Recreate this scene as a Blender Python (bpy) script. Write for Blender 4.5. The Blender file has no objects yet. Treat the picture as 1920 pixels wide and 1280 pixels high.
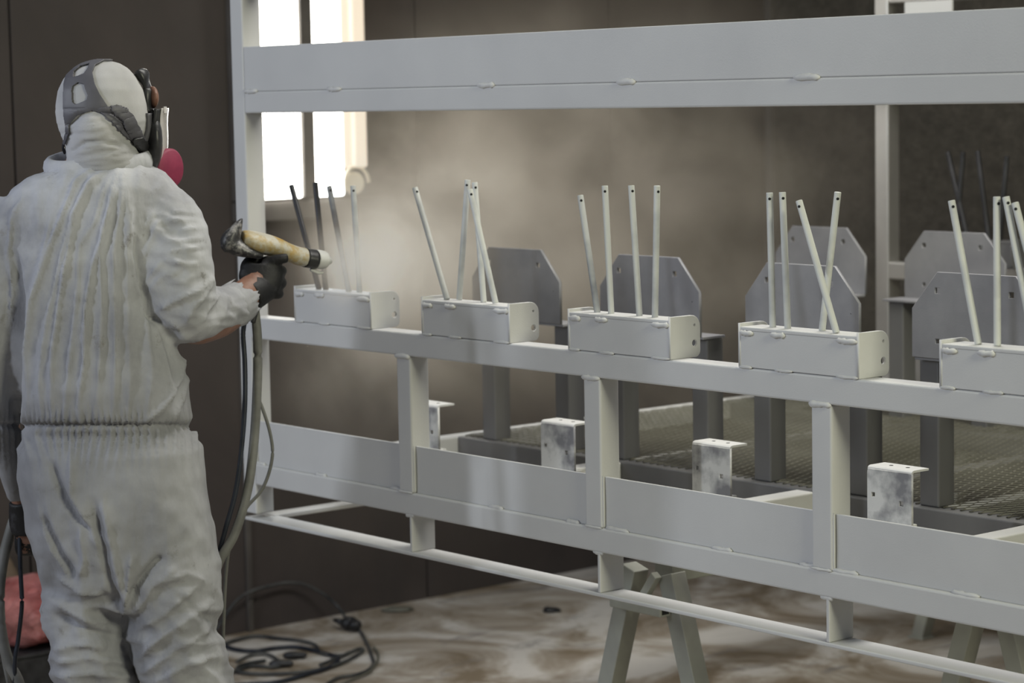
import bpy, bmesh, math, random
import numpy as np
from mathutils import Vector, Matrix, noise
from mathutils.bvhtree import BVHTree
random.seed(7)
sc = bpy.context.scene
COL = sc.collection
# ------------------------------------------------------------------ camera, world, lights, exposure
F = 4514.0
YAW, PITCH, ROLL = -0.876289, 0.1005619, 0.0185325
cy, sy, cp, sp, cr, sr = math.cos(YAW), math.sin(YAW), math.cos(PITCH), math.sin(PITCH), math.cos(ROLL), math.sin(ROLL)
fwd = np.array([sy*cp, cy*cp, -sp]); rgt = np.array([cy, -sy, 0.0]); dwn = np.cross(fwd, rgt)
rg2 = cr*rgt + sr*dwn; dn2 = -sr*rgt + cr*dwn
CAM = np.array([4.679, -3.074, 1.65])
cam = bpy.data.cameras.new('camera'); camo = bpy.data.objects.new('camera', cam); COL.objects.link(camo)
cam.sensor_width = 36.0; cam.lens = F/1920*36.0; cam.clip_end = 60
m = Matrix.Identity(4)
for i in range(3):
    m[i][0] = rg2[i]; m[i][1] = -dn2[i]; m[i][2] = -fwd[i]; m[i][3] = CAM[i]
camo.matrix_world = m
cam.dof.use_dof = True; cam.dof.focus_distance = 4.35; cam.dof.aperture_fstop = 5.0
sc.camera = camo
def ray(px, py): return (px-960)/F*rg2 + (py-640)/F*dn2 + fwd
def on(px, py, X=None, Y=None, Z=None):
    """world point where the sight line of a photo point meets a world plane"""
    d = ray(px, py)
    t = (X-CAM[0])/d[0] if X is not None else (Y-CAM[1])/d[1] if Y is not None else (Z-CAM[2])/d[2]
    return CAM + t*d

w = bpy.data.worlds.new('world'); sc.world = w; w.use_nodes = True
w.node_tree.nodes['Background'].inputs[0].default_value = (0.80, 0.88, 1.0, 1)
w.node_tree.nodes['Background'].inputs[1].default_value = 0.13
def area(name, loc, target, sx, sy_, power, color, spread=180):
    l = bpy.data.lights.new(name, 'AREA'); l.shape = 'RECTANGLE'; l.size = sx; l.size_y = sy_; l.energy = power; l.color = color
    l.spread = math.radians(spread)
    o = bpy.data.objects.new(name, l); COL.objects.link(o); o.location = loc
    o.rotation_euler = (Vector(target)-Vector(loc)).to_track_quat('-Z', 'Y').to_euler()
    return o
area('booth_light_front', (0.85, -4.6, 2.75), (0.7, 0, 1.0), 0.14, 1.1, 62, (0.84, 0.90, 1.0))
area('booth_light_front_left', (-1.1, -3.4, 2.6), (0.5, 0, 1.0), 0.18, 1.2, 35, (0.83, 0.89, 1.0))
area('booth_light_right', (5.6, -0.50, 3.0), (1.0, 0.3, 0.9), 1.2, 0.8, 120, (1.0, 0.985, 0.74))
area('booth_light_ceiling', (1.2, 0.9, 3.4), (1.1, 0.9, 0), 2.0, 0.8, 56, (1.0, 0.97, 0.90), 140)
sc.view_settings.view_transform = 'Standard'; sc.view_settings.look = 'None'
sc.view_settings.gamma = 1.0; sc.view_settings.use_curve_mapping = False
sc.view_settings.exposure = 0.0
sc.cycles.volume_step_rate = 1.0; sc.cycles.volume_max_steps = 128; sc.cycles.volume_bounces = 3
sc.cycles.max_bounces = 7

# ------------------------------------------------------------------ materials
def srgb(r, g, b):
    f = lambda c: (c/12.92 if c <= .04045 else ((c+.055)/1.055)**2.4)
    return (f(r/255), f(g/255), f(b/255), 1)
class NT:
    def __init__(s, name):
        s.m = bpy.data.materials.new(name); s.m.use_nodes = True; s.t = s.m.node_tree; s.n = s.t.nodes
        s.b = s.n['Principled BSDF']; s.out = s.n['Material Output']
    def node(s, typ, **kw):
        n = s.n.new(typ)
        for k, v in kw.items():
            if k in n.inputs.keys() if isinstance(k, str) and not hasattr(n, k) else False: n.inputs[k].default_value = v
            else: setattr(n, k, v)
        return n
    def link(s, a, b): s.t.links.new(a, b)
    def coord(s, scale=(1, 1, 1), rot=(0, 0, 0)):
        tc = s.n.new('ShaderNodeTexCoord'); mp = s.n.new('ShaderNodeMapping')
        mp.inputs['Scale'].default_value = scale; mp.inputs['Rotation'].default_value = rot
        s.link(tc.outputs['Object'], mp.inputs['Vector']); return mp.outputs[0]
    def noise(s, vec, scale, detail=4, rough=.55, dist=0):
        n = s.n.new('ShaderNodeTexNoise'); n.inputs['Scale'].default_value = scale; n.inputs['Detail'].default_value = detail
        n.inputs['Roughness'].default_value = rough; n.inputs['Distortion'].default_value = dist
        s.link(vec, n.inputs['Vector']); return n.outputs['Fac']
    def ramp(s, fac, stops):
        r = s.n.new('ShaderNodeValToRGB'); e = r.color_ramp.elements
        while len(e) < len(stops): e.new(.5)
        for i, (p, c) in enumerate(stops): e[i].position = p; e[i].color = c
        s.link(fac, r.inputs[0]); return r.outputs[0]
    def mix(s, fac, a, b):
        x = s.n.new('ShaderNodeMix'); x.data_type = 'RGBA'
        for sock, v in ((x.inputs[0], fac), (x.inputs[6], a), (x.inputs[7], b)):
            if isinstance(v, (float, int, tuple)): sock.default_value = v
            else: s.link(v, sock)
        return x.outputs[2]
    def bump(s, h, strength=.3, dist=.01):
        b = s.n.new('ShaderNodeBump'); b.inputs['Strength'].default_value = strength; b.inputs['Distance'].default_value = dist
        s.link(h, b.inputs['Height']); s.link(b.outputs[0], s.b.inputs['Normal'])
    def base(s, c, rough=.5, metal=0, spec=.5):
        if isinstance(c, tuple): s.b.inputs['Base Color'].default_value = c
        else: s.link(c, s.b.inputs['Base Color'])
        s.b.inputs['Roughness'].default_value = rough; s.b.inputs['Metallic'].default_value = metal
        s.b.inputs['Specular IOR Level'].default_value = spec
        return s.m
def simple(name, c1, c2, scale=8, rough=.6, metal=0, bump=0, bscale=200, stops=(.35, .65), spec=.4, vscale=(1, 1, 1)):
    t = NT(name); v = t.coord(vscale)
    c = t.ramp(t.noise(v, scale), [(stops[0], c1), (stops[1], c2)])
    if bump: t.bump(t.noise(v, bscale, 2), bump, .002)
    return t.base(c, rough, metal, spec)
M = {}
M['coat'] = simple('white_powder_coat', (.50, .50, .495, 1), (.55, .55, .54, 1), 3, .55, 0, .12, 350)
M['coat_thin'] = simple('thin_powder_coat', (.18, .18, .19, 1), (.56, .56, .54, 1), 14, .6, 0, .1, 350, (.36, .56))
M['dusted'] = simple('dusted_steel', (.17, .17, .185, 1), (.24, .24, .25, 1), 6, .55, .1, .1, 300)
M['dusted_dark'] = simple('bare_steel_plate', (.12, .12, .125, 1), (.19, .19, .195, 1), 5, .5, .2, .1, 300)
M['steel'] = simple('bare_steel_tube', (.10, .10, .105, 1), (.19, .19, .19, 1), 4, .42, .35, .08, 120, (.3, .7), .5, (1, 1, .25))
M['steel_bright'] = simple('bare_steel_frame', (.42, .41, .40, 1), (.55, .54, .52, 1), 3, .34, .85, .05, 120)
M['rod_dark'] = simple('bare_rod', (.012, .012, .014, 1), (.03, .03, .033, 1), 9, .45, .4)
M['rod_mid'] = simple('half_coated_rod', (.03, .03, .035, 1), (.30, .31, .31, 1), 7, .55, .1, 0, 1, (.40, .60))
M['rod_light'] = simple('thinly_coated_rod', (.22, .23, .24, 1), (.5, .51, .49, 1), 9, .55, .0, 0, 1, (.30, .55))
M['rod_white'] = simple('coated_rod', (.34, .35, .36, 1), (.56, .57, .54, 1), 11, .55, .0, 0, 1, (.22, .50))
M['mesh'] = simple('dusty_expanded_metal', (.085, .082, .062, 1), (.17, .165, .135, 1), 2.5, .6, .1, 0, 1, (.3, .7))
M['black'] = simple('black_hole', (.01, .01, .01, 1), (.012, .012, .012, 1), 3, .8)
M['trestle'] = simple('dusty_trestle', (.22, .22, .20, 1), (.42, .43, .37, 1), 4, .6, .1, 0, 1, (.3, .7))
M['skin'] = simple('skin', (.16, .080, .055, 1), (.22, .112, .078, 1), 30, .5, 0, .2, 300)
M['glove'] = simple('black_glove', (.004, .004, .005, 1), (.04, .04, .045, 1), 38, .6, 0, .3, 200, (.60, .82))
M['rubber'] = simple('grey_rubber', (.075, .073, .085, 1), (.10, .098, .11, 1), 12, .5)
M['rubber_dark'] = simple('dark_rubber', (.012, .012, .013, 1), (.035, .035, .037, 1), 25, .4)
M['pink'] = simple('magenta_filter', (.17, .015, .045, 1), (.23, .025, .062, 1), 25, .6)
M['hose'] = simple('dusty_hose', (.10, .10, .092, 1), (.17, .17, .16, 1), 14, .55, 0, 0, 1)
M['cable'] = simple('black_cable', (.008, .010, .016, 1), (.022, .027, .038, 1), 20, .4)
M['cord'] = simple('floor_cord', (.018, .02, .022, 1), (.09, .09, .085, 1), 9, .6)
M['paper'] = simple('brown_paper', (.10, .075, .05, 1), (.15, .11, .08, 1), 6, .85)
M['trim'] = simple('trim_metal', (.07, .062, .056, 1), (.11, .10, .09, 1), 6, .6)
M['hood'] = simple('hood_fabric', (.33, .33, .335, 1), (.42, .415, .415, 1), 10, .85, 0, .15, 500)
# coverall: off-white nonwoven with grime
t = NT('coverall_fabric'); v = t.coord()
c = t.ramp(t.noise(v, 5.5, 6, .62), [(.34, (.245, .248, .268, 1)), (.50, (.365, .37, .392, 1)), (.66, (.46, .465, .49, 1))])
c2 = t.mix(t.ramp(t.noise(v, 16, 5, .7), [(.62, (0, 0, 0, 1)), (.74, (1, 1, 1, 1))]), c, (.20, .19, .18, 1))
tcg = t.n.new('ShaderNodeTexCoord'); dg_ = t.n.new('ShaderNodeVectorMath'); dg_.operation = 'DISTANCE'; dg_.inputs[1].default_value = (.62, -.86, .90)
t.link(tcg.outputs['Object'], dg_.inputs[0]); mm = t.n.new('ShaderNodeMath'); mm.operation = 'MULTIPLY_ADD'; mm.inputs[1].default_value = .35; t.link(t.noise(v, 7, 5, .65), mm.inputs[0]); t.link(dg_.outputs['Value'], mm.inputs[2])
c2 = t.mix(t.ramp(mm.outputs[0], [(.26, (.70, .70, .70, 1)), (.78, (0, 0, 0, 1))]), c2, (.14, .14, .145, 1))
h1 = t.noise(t.coord((26, 26, 8)), 1.0, 4, .5, .4); h2 = t.noise(v, 45, 3, .5, .5)
ad = t.n.new('ShaderNodeMath'); ad.operation = 'MULTIPLY_ADD'; ad.inputs[1].default_value = .12
t.link(h2, ad.inputs[0]); t.link(h1, ad.inputs[2]); t.bump(ad.outputs[0], .35, .012)
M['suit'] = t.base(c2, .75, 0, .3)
# gun body yellow with powder
t = NT('dusty_yellow_plastic'); v = t.coord()
M['yellow'] = t.base(t.ramp(t.noise(v, 26, 5, .65), [(.36, (.36, .22, .035, 1)), (.48, (.36, .29, .16, 1)), (.58, (.42, .40, .34, 1))]), .55)
t = NT('dusty_black_plastic'); v = t.coord()
M['gunblack'] = t.base(t.ramp(t.noise(v, 40, 5, .7), [(.50, (.03, .03, .033, 1)), (.70, (.33, .32, .31, 1))]), .45)
# pink bag
t = NT('pink_plastic_film'); v = t.coord()
t.bump(t.noise(v, 14, 6, .7, 1.2), 1.0, .05)
M['bag'] = t.base(t.ramp(t.noise(v, 7), [(.35, (.34, .06, .06, 1)), (.6, (.52, .20, .19, 1))]), .28)
# walls
t = NT('booth_wall_panel'); v = t.coord()
a = t.ramp(t.noise(v, 1.1, 6, .6, .6), [(.3, (.036, .029, .026, 1)), (.7, (.064, .051, .046, 1))])
vs = t.coord((6, 6, .5)); c = t.mix(t.ramp(t.noise(vs, 1.4, 4), [(.48, (0, 0, 0, 1)), (.8, (.7, .7, .7, 1))]), a, (.040, .034, .032, 1))
# the old soot spot on the wall
tc = t.n.new('ShaderNodeTexCoord'); dd = t.n.new('ShaderNodeVectorMath'); dd.operation = 'DISTANCE'; dd.inputs[1].default_value = (-1.575, 3.11, 1.545)
t.link(tc.outputs['Object'], dd.inputs[0]); sp_ = t.ramp(dd.outputs['Value'], [(.03, (.75, .75, .75, 1)), (.15, (0, 0, 0, 1))])
c = t.mix(sp_, c, (.022, .018, .016, 1))
t.bump(t.noise(v, 40, 4), .15, .004); M['wall'] = t.base(c, .75)
t = NT('rough_back_wall'); v = t.coord()
t.bump(t.noise(v, 38, 6, .7), .9, .02)
M['wallrough'] = t.base(t.ramp(t.noise(v, 20, 6, .7), [(.35, (.052, .045, .035, 1)), (.65, (.10, .088, .070, 1))]), .85)
t = NT('dusty_concrete_floor'); v = t.coord(); vs = t.coord((1, .35, 1))
a = t.ramp(t.noise(v, 1.9, 7, .62, 1.2), [(.40, (.17, .13, .085, 1)), (.50, (.33, .29, .24, 1)), (.58, (.50, .475, .44, 1))])
c = t.mix(t.ramp(t.noise(vs, 6, 6, .7, 1.5), [(.56, (0, 0, 0, 1)), (.70, (1, 1, 1, 1))]), a, (.17, .155, .145, 1))
t.bump(t.noise(v, 30, 5), .25, .01); M['floor'] = t.base(c, .8)
def emis(name, col, strength):
    t = NT(name); t.b.inputs['Emission Color'].default_value = col; t.b.inputs['Emission Strength'].default_value = strength
    return t.base((.35, .33, .30, 1), .5)
M['tube'] = emis('lit_diffuser', (1, .97, .88, 1), 9)
M['reflector_glow'] = emis('glowing_side_reflector', (1, .84, .64, 1), .78)  # cream reflector strips: reflected lamp light put in as emission
M['reflector'] = simple('cream_reflector', (.85, .74, .58, 1), (.88, .78, .62, 1), 3, .3)
t = NT('clear_visor'); t.b.inputs['Transmission Weight'].default_value = .55; M['visor'] = t.base((.9, .87, .85, 1), .08)

TS = bpy.data.scenes.new('tmp')
def evaluate(o):
    vl = TS.view_layers[0]; vl.update(); dg = vl.depsgraph; dg.update()
    return bpy.data.meshes.new_from_object(o.evaluated_get(dg))
# ------------------------------------------------------------------ object helpers
def link(name, me, mat, parent=None, label=None, kind=None, smooth=False, loc=None):
    o = bpy.data.objects.new(name, me); COL.objects.link(o)
    if mat is not None and len(me.materials) == 0: me.materials.append(mat)
    if loc is not None: o.location = loc
    if parent is not None:
        o.parent = parent; o.matrix_parent_inverse = PINV(parent)
    if label: o['label'] = label
    if kind: o['kind'] = kind
    if smooth:
        for p in me.polygons: p.use_smooth = True
    return o
WM = {}
def PINV(p):
    # world matrices are pure translations: keep our own book of them
    return Matrix.Translation(-Vector(WM.get(p.name, (0, 0, 0))))
def thing(name, label, cat, loc=(0, 0, 0), group=None):
    o = bpy.data.objects.new(name, None); COL.objects.link(o); o.location = loc; o.empty_display_size = .05
    WM[o.name] = tuple(loc); o['label'] = label; o['category'] = cat
    if group: o['group'] = group
    return o
def tag(o, label, cat, group=None):
    o['label'] = label; o['category'] = cat
    if group: o['group'] = group
    return o
def bmbox(bm, x0, x1, y0, y1, z0, z1):
    vs = [bm.verts.new((x, y, z)) for z in (z0, z1) for y in (y0, y1) for x in (x0, x1)]
    for f in ((0, 2, 3, 1), (4, 5, 7, 6), (0, 1, 5, 4), (2, 6, 7, 3), (0, 4, 6, 2), (1, 3, 7, 5)):
        bm.faces.new([vs[i] for i in f])
def boxme(x0, x1, y0, y1, z0, z1, bev=.003, seg=2, name='box'):
    bm = bmesh.new(); bmbox(bm, x0, x1, y0, y1, z0, z1)
    if bev: bmesh.ops.bevel(bm, geom=bm.edges[:], offset=bev, segments=seg, profile=.5, affect='EDGES')
    me = bpy.data.meshes.new(name); bm.to_mesh(me); bm.free(); return me
def box(name, ex, mat, parent=None, bev=.003, seg=2, **kw):
    return link(name, boxme(*ex, bev=bev, seg=seg, name=name), mat, parent, **kw)
def barme(p, q, wx, wy, up=(0, 0, 1), bev=.002):
    """rectangular bar between two points"""
    p, q = Vector(p), Vector(q); d = (q-p); L = d.length; d.normalize()
    u = d.cross(Vector(up)); u = u.normalized() if u.length > 1e-4 else Vector((1, 0, 0)); v = d.cross(u)
    me = boxme(-wx/2, wx/2, -wy/2, wy/2, 0, L, bev=bev)
    mt = Matrix(((u.x, v.x, d.x, p.x), (u.y, v.y, d.y, p.y), (u.z, v.z, d.z, p.z), (0, 0, 0, 1)))
    me.transform(mt)
    if mt.determinant() < 0: me.flip_normals()
    return me
def plate(outer, holes, th, axes, origin, bev=.0008):
    """flat plate cut from a 2-D outline with holes; axes = (u, v, n) unit vectors"""
    cu = bpy.data.curves.new('plate', 'CURVE'); cu.dimensions = '2D'; cu.fill_mode = 'BOTH'; cu.extrude = th/2; cu.bevel_depth = bev; cu.bevel_resolution = 0
    for poly in [outer]+holes:
        s = cu.splines.new('POLY'); s.points.add(len(poly)-1); s.use_cyclic_u = True
        for i, (a, b) in enumerate(poly): s.points[i].co = (a, b, 0, 1)
    o = bpy.data.objects.new('tmp', cu); TS.collection.objects.link(o)
    me = evaluate(o)
    bpy.data.objects.remove(o); bpy.data.curves.remove(cu)
    u, v, n = (Vector(x) for x in axes); c = Vector(origin) + n*th/2
    me.transform(Matrix(((u.x, v.x, n.x, c.x), (u.y, v.y, n.y, c.y), (u.z, v.z, n.z, c.z), (0, 0, 0, 1))))
    if u.cross(v).dot(n) < 0: me.flip_normals()
    me.materials.clear(); return me
def circ(cx, cy_, r, n=14): return [(cx+r*math.cos(2*math.pi*i/n), cy_+r*math.sin(2*math.pi*i/n)) for i in range(n)]
def sq(cx, cy_, r): return [(cx-r, cy_-r), (cx+r, cy_-r), (cx+r, cy_+r), (cx-r, cy_+r)]
def rounded(x0, x1, y0, y1, rs, n=6):
    """rectangle with per-corner radii (bl, br, tr, tl)"""
    pts = []
    for (cx, cy_, a0, r) in ((x0, y0, 180, rs[0]), (x1, y0, 270, rs[1]), (x1, y1, 0, rs[2]), (x0, y1, 90, rs[3])):
        if r <= 0: pts.append((cx, cy_)); continue
        ccx = cx + (r if cx == x0 else -r); ccy = cy_ + (r if cy_ == y0 else -r)
        for i in range(n+1):
            a = math.radians(a0+90*i/n); pts.append((ccx+r*math.cos(a), ccy+r*math.sin(a)))
    return pts
def spline(pts, n=10):
    P = [np.array(p, float) for p in pts]; P = [2*P[0]-P[1]]+P+[2*P[-1]-P[-2]]; out = []
    for i in range(1, len(P)-2):
        for k in range(n):
            s = k/n; a, b, c, d = P[i-1:i+3]
            out.append(.5*((2*b)+(-a+c)*s+(2*a-5*b+4*c-d)*s*s+(-a+3*b-3*c+d)*s**3))
    out.append(P[-2]); return out
def sweep(pts, radii, n=10, ref=(0, 0, 1), caps=True, flat=None):
    """surface swept along points; radii = list of (r_side, r_other)"""
    verts, faces = [], []; N = len(pts); ref = np.array(ref, float)
    for i, p in enumerate(pts):
        t = pts[min(i+1, N-1)]-pts[max(i-1, 0)]; t = t/(np.linalg.norm(t)+1e-9)
        if flat is None:
            u = np.cross(t, ref)
            if np.linalg.norm(u) < .05: u = np.cross(t, np.array([1., .3, 0]))
            u /= np.linalg.norm(u); v = np.cross(u, t)
        else: u, v = flat
        r = radii[i] if isinstance(radii, list) else radii
        r1, r2 = r if isinstance(r, tuple) else (r, r)
        for k in range(n):
            a = 2*math.pi*k/n; verts.append(p+u*r1*math.cos(a)+v*r2*math.sin(a))
    for i in range(N-1):
        for k in range(n):
            k2 = (k+1) % n; faces.append((i*n+k, i*n+k2, (i+1)*n+k2, (i+1)*n+k))
    if caps: faces.append(tuple(range(n))[::-1]); faces.append(tuple((N-1)*n+k for k in range(n)))
    return verts, faces
def mk(name, vf):
    me = bpy.data.meshes.new(name); me.from_pydata([tuple(map(float, v)) for v in vf[0]], [], vf[1]); me.update()
    bm = bmesh.new(); bm.from_mesh(me); bmesh.ops.recalc_face_normals(bm, faces=bm.faces[:]); bm.to_mesh(me); bm.free(); return me
def tube(name, pts, r, mat, parent=None, n=10, sub=8, **kw):
    P = spline(pts, sub) if sub > 1 else [np.array(p, float) for p in pts]
    return link(name, mk(name, sweep(P, (r, r), n)), mat, parent, smooth=True, **kw)
def merge(vfs):
    V, Fc = [], []
    for v, f in vfs:
        o = len(V); V += list(v); Fc += [tuple(i+o for i in q) for q in f]
    return V, Fc
def remesh(vfs, voxel, smooth=3):
    """join closed surfaces into one continuous skin"""
    me = mk('tmp', merge(vfs)); o = bpy.data.objects.new('tmp', me); TS.collection.objects.link(o)
    r = o.modifiers.new('r', 'REMESH'); r.mode = 'VOXEL'; r.voxel_size = voxel; r.use_smooth_shade = True
    if smooth:
        s = o.modifiers.new('s', 'SMOOTH'); s.factor = .5; s.iterations = smooth
    out = evaluate(o)
    bpy.data.objects.remove(o); out.materials.clear(); return out

# ------------------------------------------------------------------ the booth
WX, WY = -1.575, 3.40
fl = box('floor', (-1.7, 7.5, -5.5, 3.5, -.1, 0), M['floor'], bev=0); fl['kind'] = 'structure'
wl = box('wall_left', (WX-.12, WX-.02, -5.5, WY+.1, 0, 3.7), M['wall'], bev=0); wl['kind'] = 'structure'
ed = [-5.5, -4.1, -3.0, -1.9, -.8, .285, 1.04, 1.75, 2.6, WY]
for a, b in zip(ed, ed[1:]): box('wall_panel', (WX-.02, WX, a+.003, b-.003, 0.0, 3.7), M['wall'], wl, bev=.002)
wb = box('wall_back', (WX, 7.5, WY+.02, WY+.12, 0, 3.7), M['wallrough'], bev=0); wb['kind'] = 'structure'
for a in range(8): box('wall_panel', (WX+1.3*a+.004, min(WX+1.3*(a+1)-.004, 7.5), WY, WY+.02, 0, 3.7), M['wallrough'], wb, bev=.002)
tr = box('trim_1', (WX, WX+.03, WY-.03, WY, 0, 3.7), M['trim'], bev=.003); tr['kind'] = 'structure'
tr = box('trim_2', (WX, WX+.012, 1.03, 1.05, 0, 3.7), M['trim'], bev=.003); tr['kind'] = 'structure'

# wall light fixture seen through the frame
lf = thing('wall_light', 'bright vertical strip light fixture on the brown booth wall', 'light', (WX, 1.26, 1.35))
box('housing', (WX+.001, WX+.045, 1.02, 1.50, 1.35, 3.2), M['trim'], lf, bev=.003)
box('diffuser', (WX+.046, WX+.066, 1.052, 1.243, 1.354, 3.18), M['tube'], lf, bev=.006, label='wide glowing left diffuser')
box('divider', (WX+.046, WX+.072, 1.246, 1.291, 1.354, 3.18), M['trim'], lf, bev=.003)
box('diffuser', (WX+.046, WX+.066, 1.294, 1.404, 1.354, 3.18), M['tube'], lf, bev=.006)
box('side_reflector', (WX+.046, WX+.060, 1.406, 1.438, 1.44, 3.18), M['reflector_glow'], lf, bev=.004, label='dimmer cream side strip')
box('side_reflector', (WX+.046, WX+.074, 1.440, 1.494, 1.44, 3.18), M['reflector_glow'], lf, bev=.010, seg=4, label='dimmer cream outer strip')
ring = []
for i in range(17):
    a = math.pi*(1.15-1.15*i/16); ring.append(np.array([WX+.062, 1.452+.048*math.cos(a), 1.392+.052*math.sin(a)]))
link('end_cap', mk('end_cap', sweep(ring, (.0065, .0065), 8)), M['reflector'], lf, smooth=True, label='curved cream rim at the lower end')
link('end_disc', mk('end_disc', sweep([np.array([WX+.046, 1.452, 1.392]), np.array([WX+.056, 1.452, 1.392])], (.036, .036), 24, ref=(0, 0, 1))), M['reflector'], lf, smooth=False)
box('sill', (WX+.001, WX+.045, 1.02, 1.62, 1.285, 1.345), M['trim'], lf, bev=.004)
for (yy, zz) in ((1.508, 1.40), (1.515, 1.372)):
    link('screw', mk('screw', sweep([np.array([WX, yy, zz]), np.array([WX+.01, yy, zz])], (.006, .006), 10)), M['reflector'], lf)

# ------------------------------------------------------------------ the coated steel carrier
fr = thing('steel_carrier_frame', 'large white powder-coated welded steel carrier frame standing on trestles', 'steel frame', (0, 0, .68))
XE = 3.3; D = 2.2; T = .05
def fbox(name, ex, mat='coat', bev=.004, parent=fr, **kw): return box(name, ex, M[mat], parent, bev=bev, seg=3, **kw)
beads = []
for s in range(4):
    rnd = random.Random(s+3); N = 9
    pts = [np.array([-.5+i/(N-1), .0, .018*math.sin(i*1.1+s)]) for i in range(N)]
    rad = [(.15*(.35 if i in (0, N-1) else 1)*rnd.uniform(.8, 1.15), .17*(.35 if i in (0, N-1) else 1)*rnd.uniform(.75, 1.25)) for i in range(N)]
    me = mk('weld_bead', sweep([p for p in pts], rad, 8)); me.materials.append(M['coat'])
    for p in me.polygons: p.use_smooth = True
    beads.append(me)
def bead(p, L, parent=fr, vert=False, thick=1.0):
    o = bpy.data.objects.new('weld_bead', random.choice(beads)); COL.objects.link(o)
    o.parent = parent; o.matrix_parent_inverse = PINV(parent)
    o.location = p; k = .032*thick; o.scale = (L, k, k)
    if vert: o.rotation_euler = (0, math.radians(90), 0)
    return o
posts_x = [0, .6, 1.2, 1.8, 2.4, 3.0]
for side, y0, mt in ((0, 0, 'coat'), (1, D, 'steel_bright')):
    y1 = y0+T
    fbox('corner_post', (0, T, y0, y1, .70, 1.95), mt)
    fbox('corner_post', (XE, XE+T, y0, y1, .70, 1.95), mt)
    fbox('top_rail', (T, XE, y0, y1, 1.6275, 1.6765), mt)
    yt = y0+.001 if side == 0 else y0
    fbox('top_rail_plate', (T+.0005, XE, yt, yt+.048, 1.6765, 1.778), mt, bev=.002)
    fbox('upper_rail', (T, XE, y0, y1, 1.90, 1.95), mt)
    fbox('middle_rail', (T, XE, y0, y1, 1.111, 1.1610), mt)
    fbox('lower_rail', (T, XE, y0, y1, .770, .8185), mt)
    fbox('bottom_bar', (0, XE+T, y0-.0, y0+.062, .682, .690), mt, bev=.0025)
    for i, x in enumerate(posts_x[1:]):
        fbox('upright', (x+.002, x+T, y0, y1, .8185, 1.111), mt)
        fbox('foot_stub', (x+.034, x+.042, y0+.001, y0+.064, .690, .770), mt, bev=.002)
    for a, b in zip(posts_x, posts_x[1:]):
        fbox('kick_plate', (a+T+.001, b+.001, y0+.009, y0+.015, .8185, .919), mt, bev=.0012)
# rods' boxes on both middle rails
def rod_box(x, y0, mt, full=True):
    s = 1 if y0 < 1 else -1
    ya = (lambda d: y0+d) if s > 0 else (lambda d: y0+T-d)
    yy = lambda a, b: (min(ya(a), ya(b)), max(ya(a), ya(b)))
    b = fbox('rod_box', (x+.002, x+.2875, *yy(.0002, .055), 1.162, 1.2275), mt, bev=.0008)
    box('lid', (x, x+.288, *yy(-.0005, .056), 1.2275, 1.2345), M[mt], b, bev=.0018)
    ep = plate(rounded(0, .076, 0, .078, (0, .012, .022, 0)), [circ(.062, .060, .0032), circ(.062, .026, .0072)], .0045,
               ((0, s, 0), (0, 0, 1), (1, 0, 0)), (x+.2845, ya(0), 1.162))
    link('end_plate', ep, M[mt], b)
    ep = plate(rounded(0, .076, 0, .078, (0, .012, .022, 0)), [circ(.062, .060, .0032), circ(.062, .026, .0072)], .0045,
               ((0, s, 0), (0, 0, 1), (1, 0, 0)), (x+.0005, ya(0), 1.162))
    link('end_plate', ep, M[mt], b)
    if full:
        for dx, dz, L in ((.022, .0615, .032), (.098, .0625, .036), (.262, .0625, .048)): bead((x+dx, y0-.0015, 1.162+dz), L, b, thick=.95)
        for dx, L in ((.018, .032), (.112, .042), (.262, .050)): bead((x+dx, y0-.001, 1.1622), L, b, thick=.55)
    return b
bx = [.2275+.466*k for k in range(7)]
for x in bx[:6]: rod_box(x, 0, 'coat')
for x in bx[:3]: rod_box(x, D, 'steel', False)
# weld beads along the seams of the front frame
for px, py, L in ((470, 172, .035), (627, 168, .032), (911, 161, .034), (1174, 154, .032), (1513, 146, .038)):
    p = on(px, py, Y=0); bead((p[0], -.0005, 1.677), L*1.6, thick=1.05)
for px, py, L in ((600, 894, .03), (741, 916, .03), (928, 952, .035), (1072, 980, .03), (1155, 992, .05), (1351, 1032, .04), (1512, 1060, .03), (1580, 1075, .05), (1808, 1116, .045), (487, 872, .03)):
    p = on(px, py, Y=.003); bead((p[0], .006, .8195), L*1.3, thick=.9)
for x in posts_x[1:4]:
    bead((x+.024, -.0005, 1.110), .052, thick=1.0); bead((x+.024, -.0005, .8185), .050, thick=.5)
    bead((x+T+.001, .004, .87), .10, vert=True, thick=.35)
    bead((x+.034, .004, .769), .03, thick=.8)
# end rails and cross bars along the depth
fbox('end_rail', (0, T, T, D, .770, .8195), 'coat')
fbox('end_rail', (0, T, T, D, .682, .692), 'coat', bev=.002)
fbox('end_rail', (0, T, T, D, 1.6275, 1.6765), 'coat')
for x in posts_x[1:]: fbox('cross_bar', (x, x+T, T, .60, .770, .8185), 'coat_thin' if x < 1 else 'coat')
for x in posts_x[1:]: fbox('cross_bar', (x, x+T, .65, D, .762, .8105), 'steel')
fbox('deck_beam', (T, XE, .60, .65, .762, .8205), 'steel')
fbox('deck_beam', (T, XE, 1.55, 1.60, .762, .8105), 'steel')
fbox('bracket_beam', (T, XE, .255, .295, .770, .8185), 'coat_thin')
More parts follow.
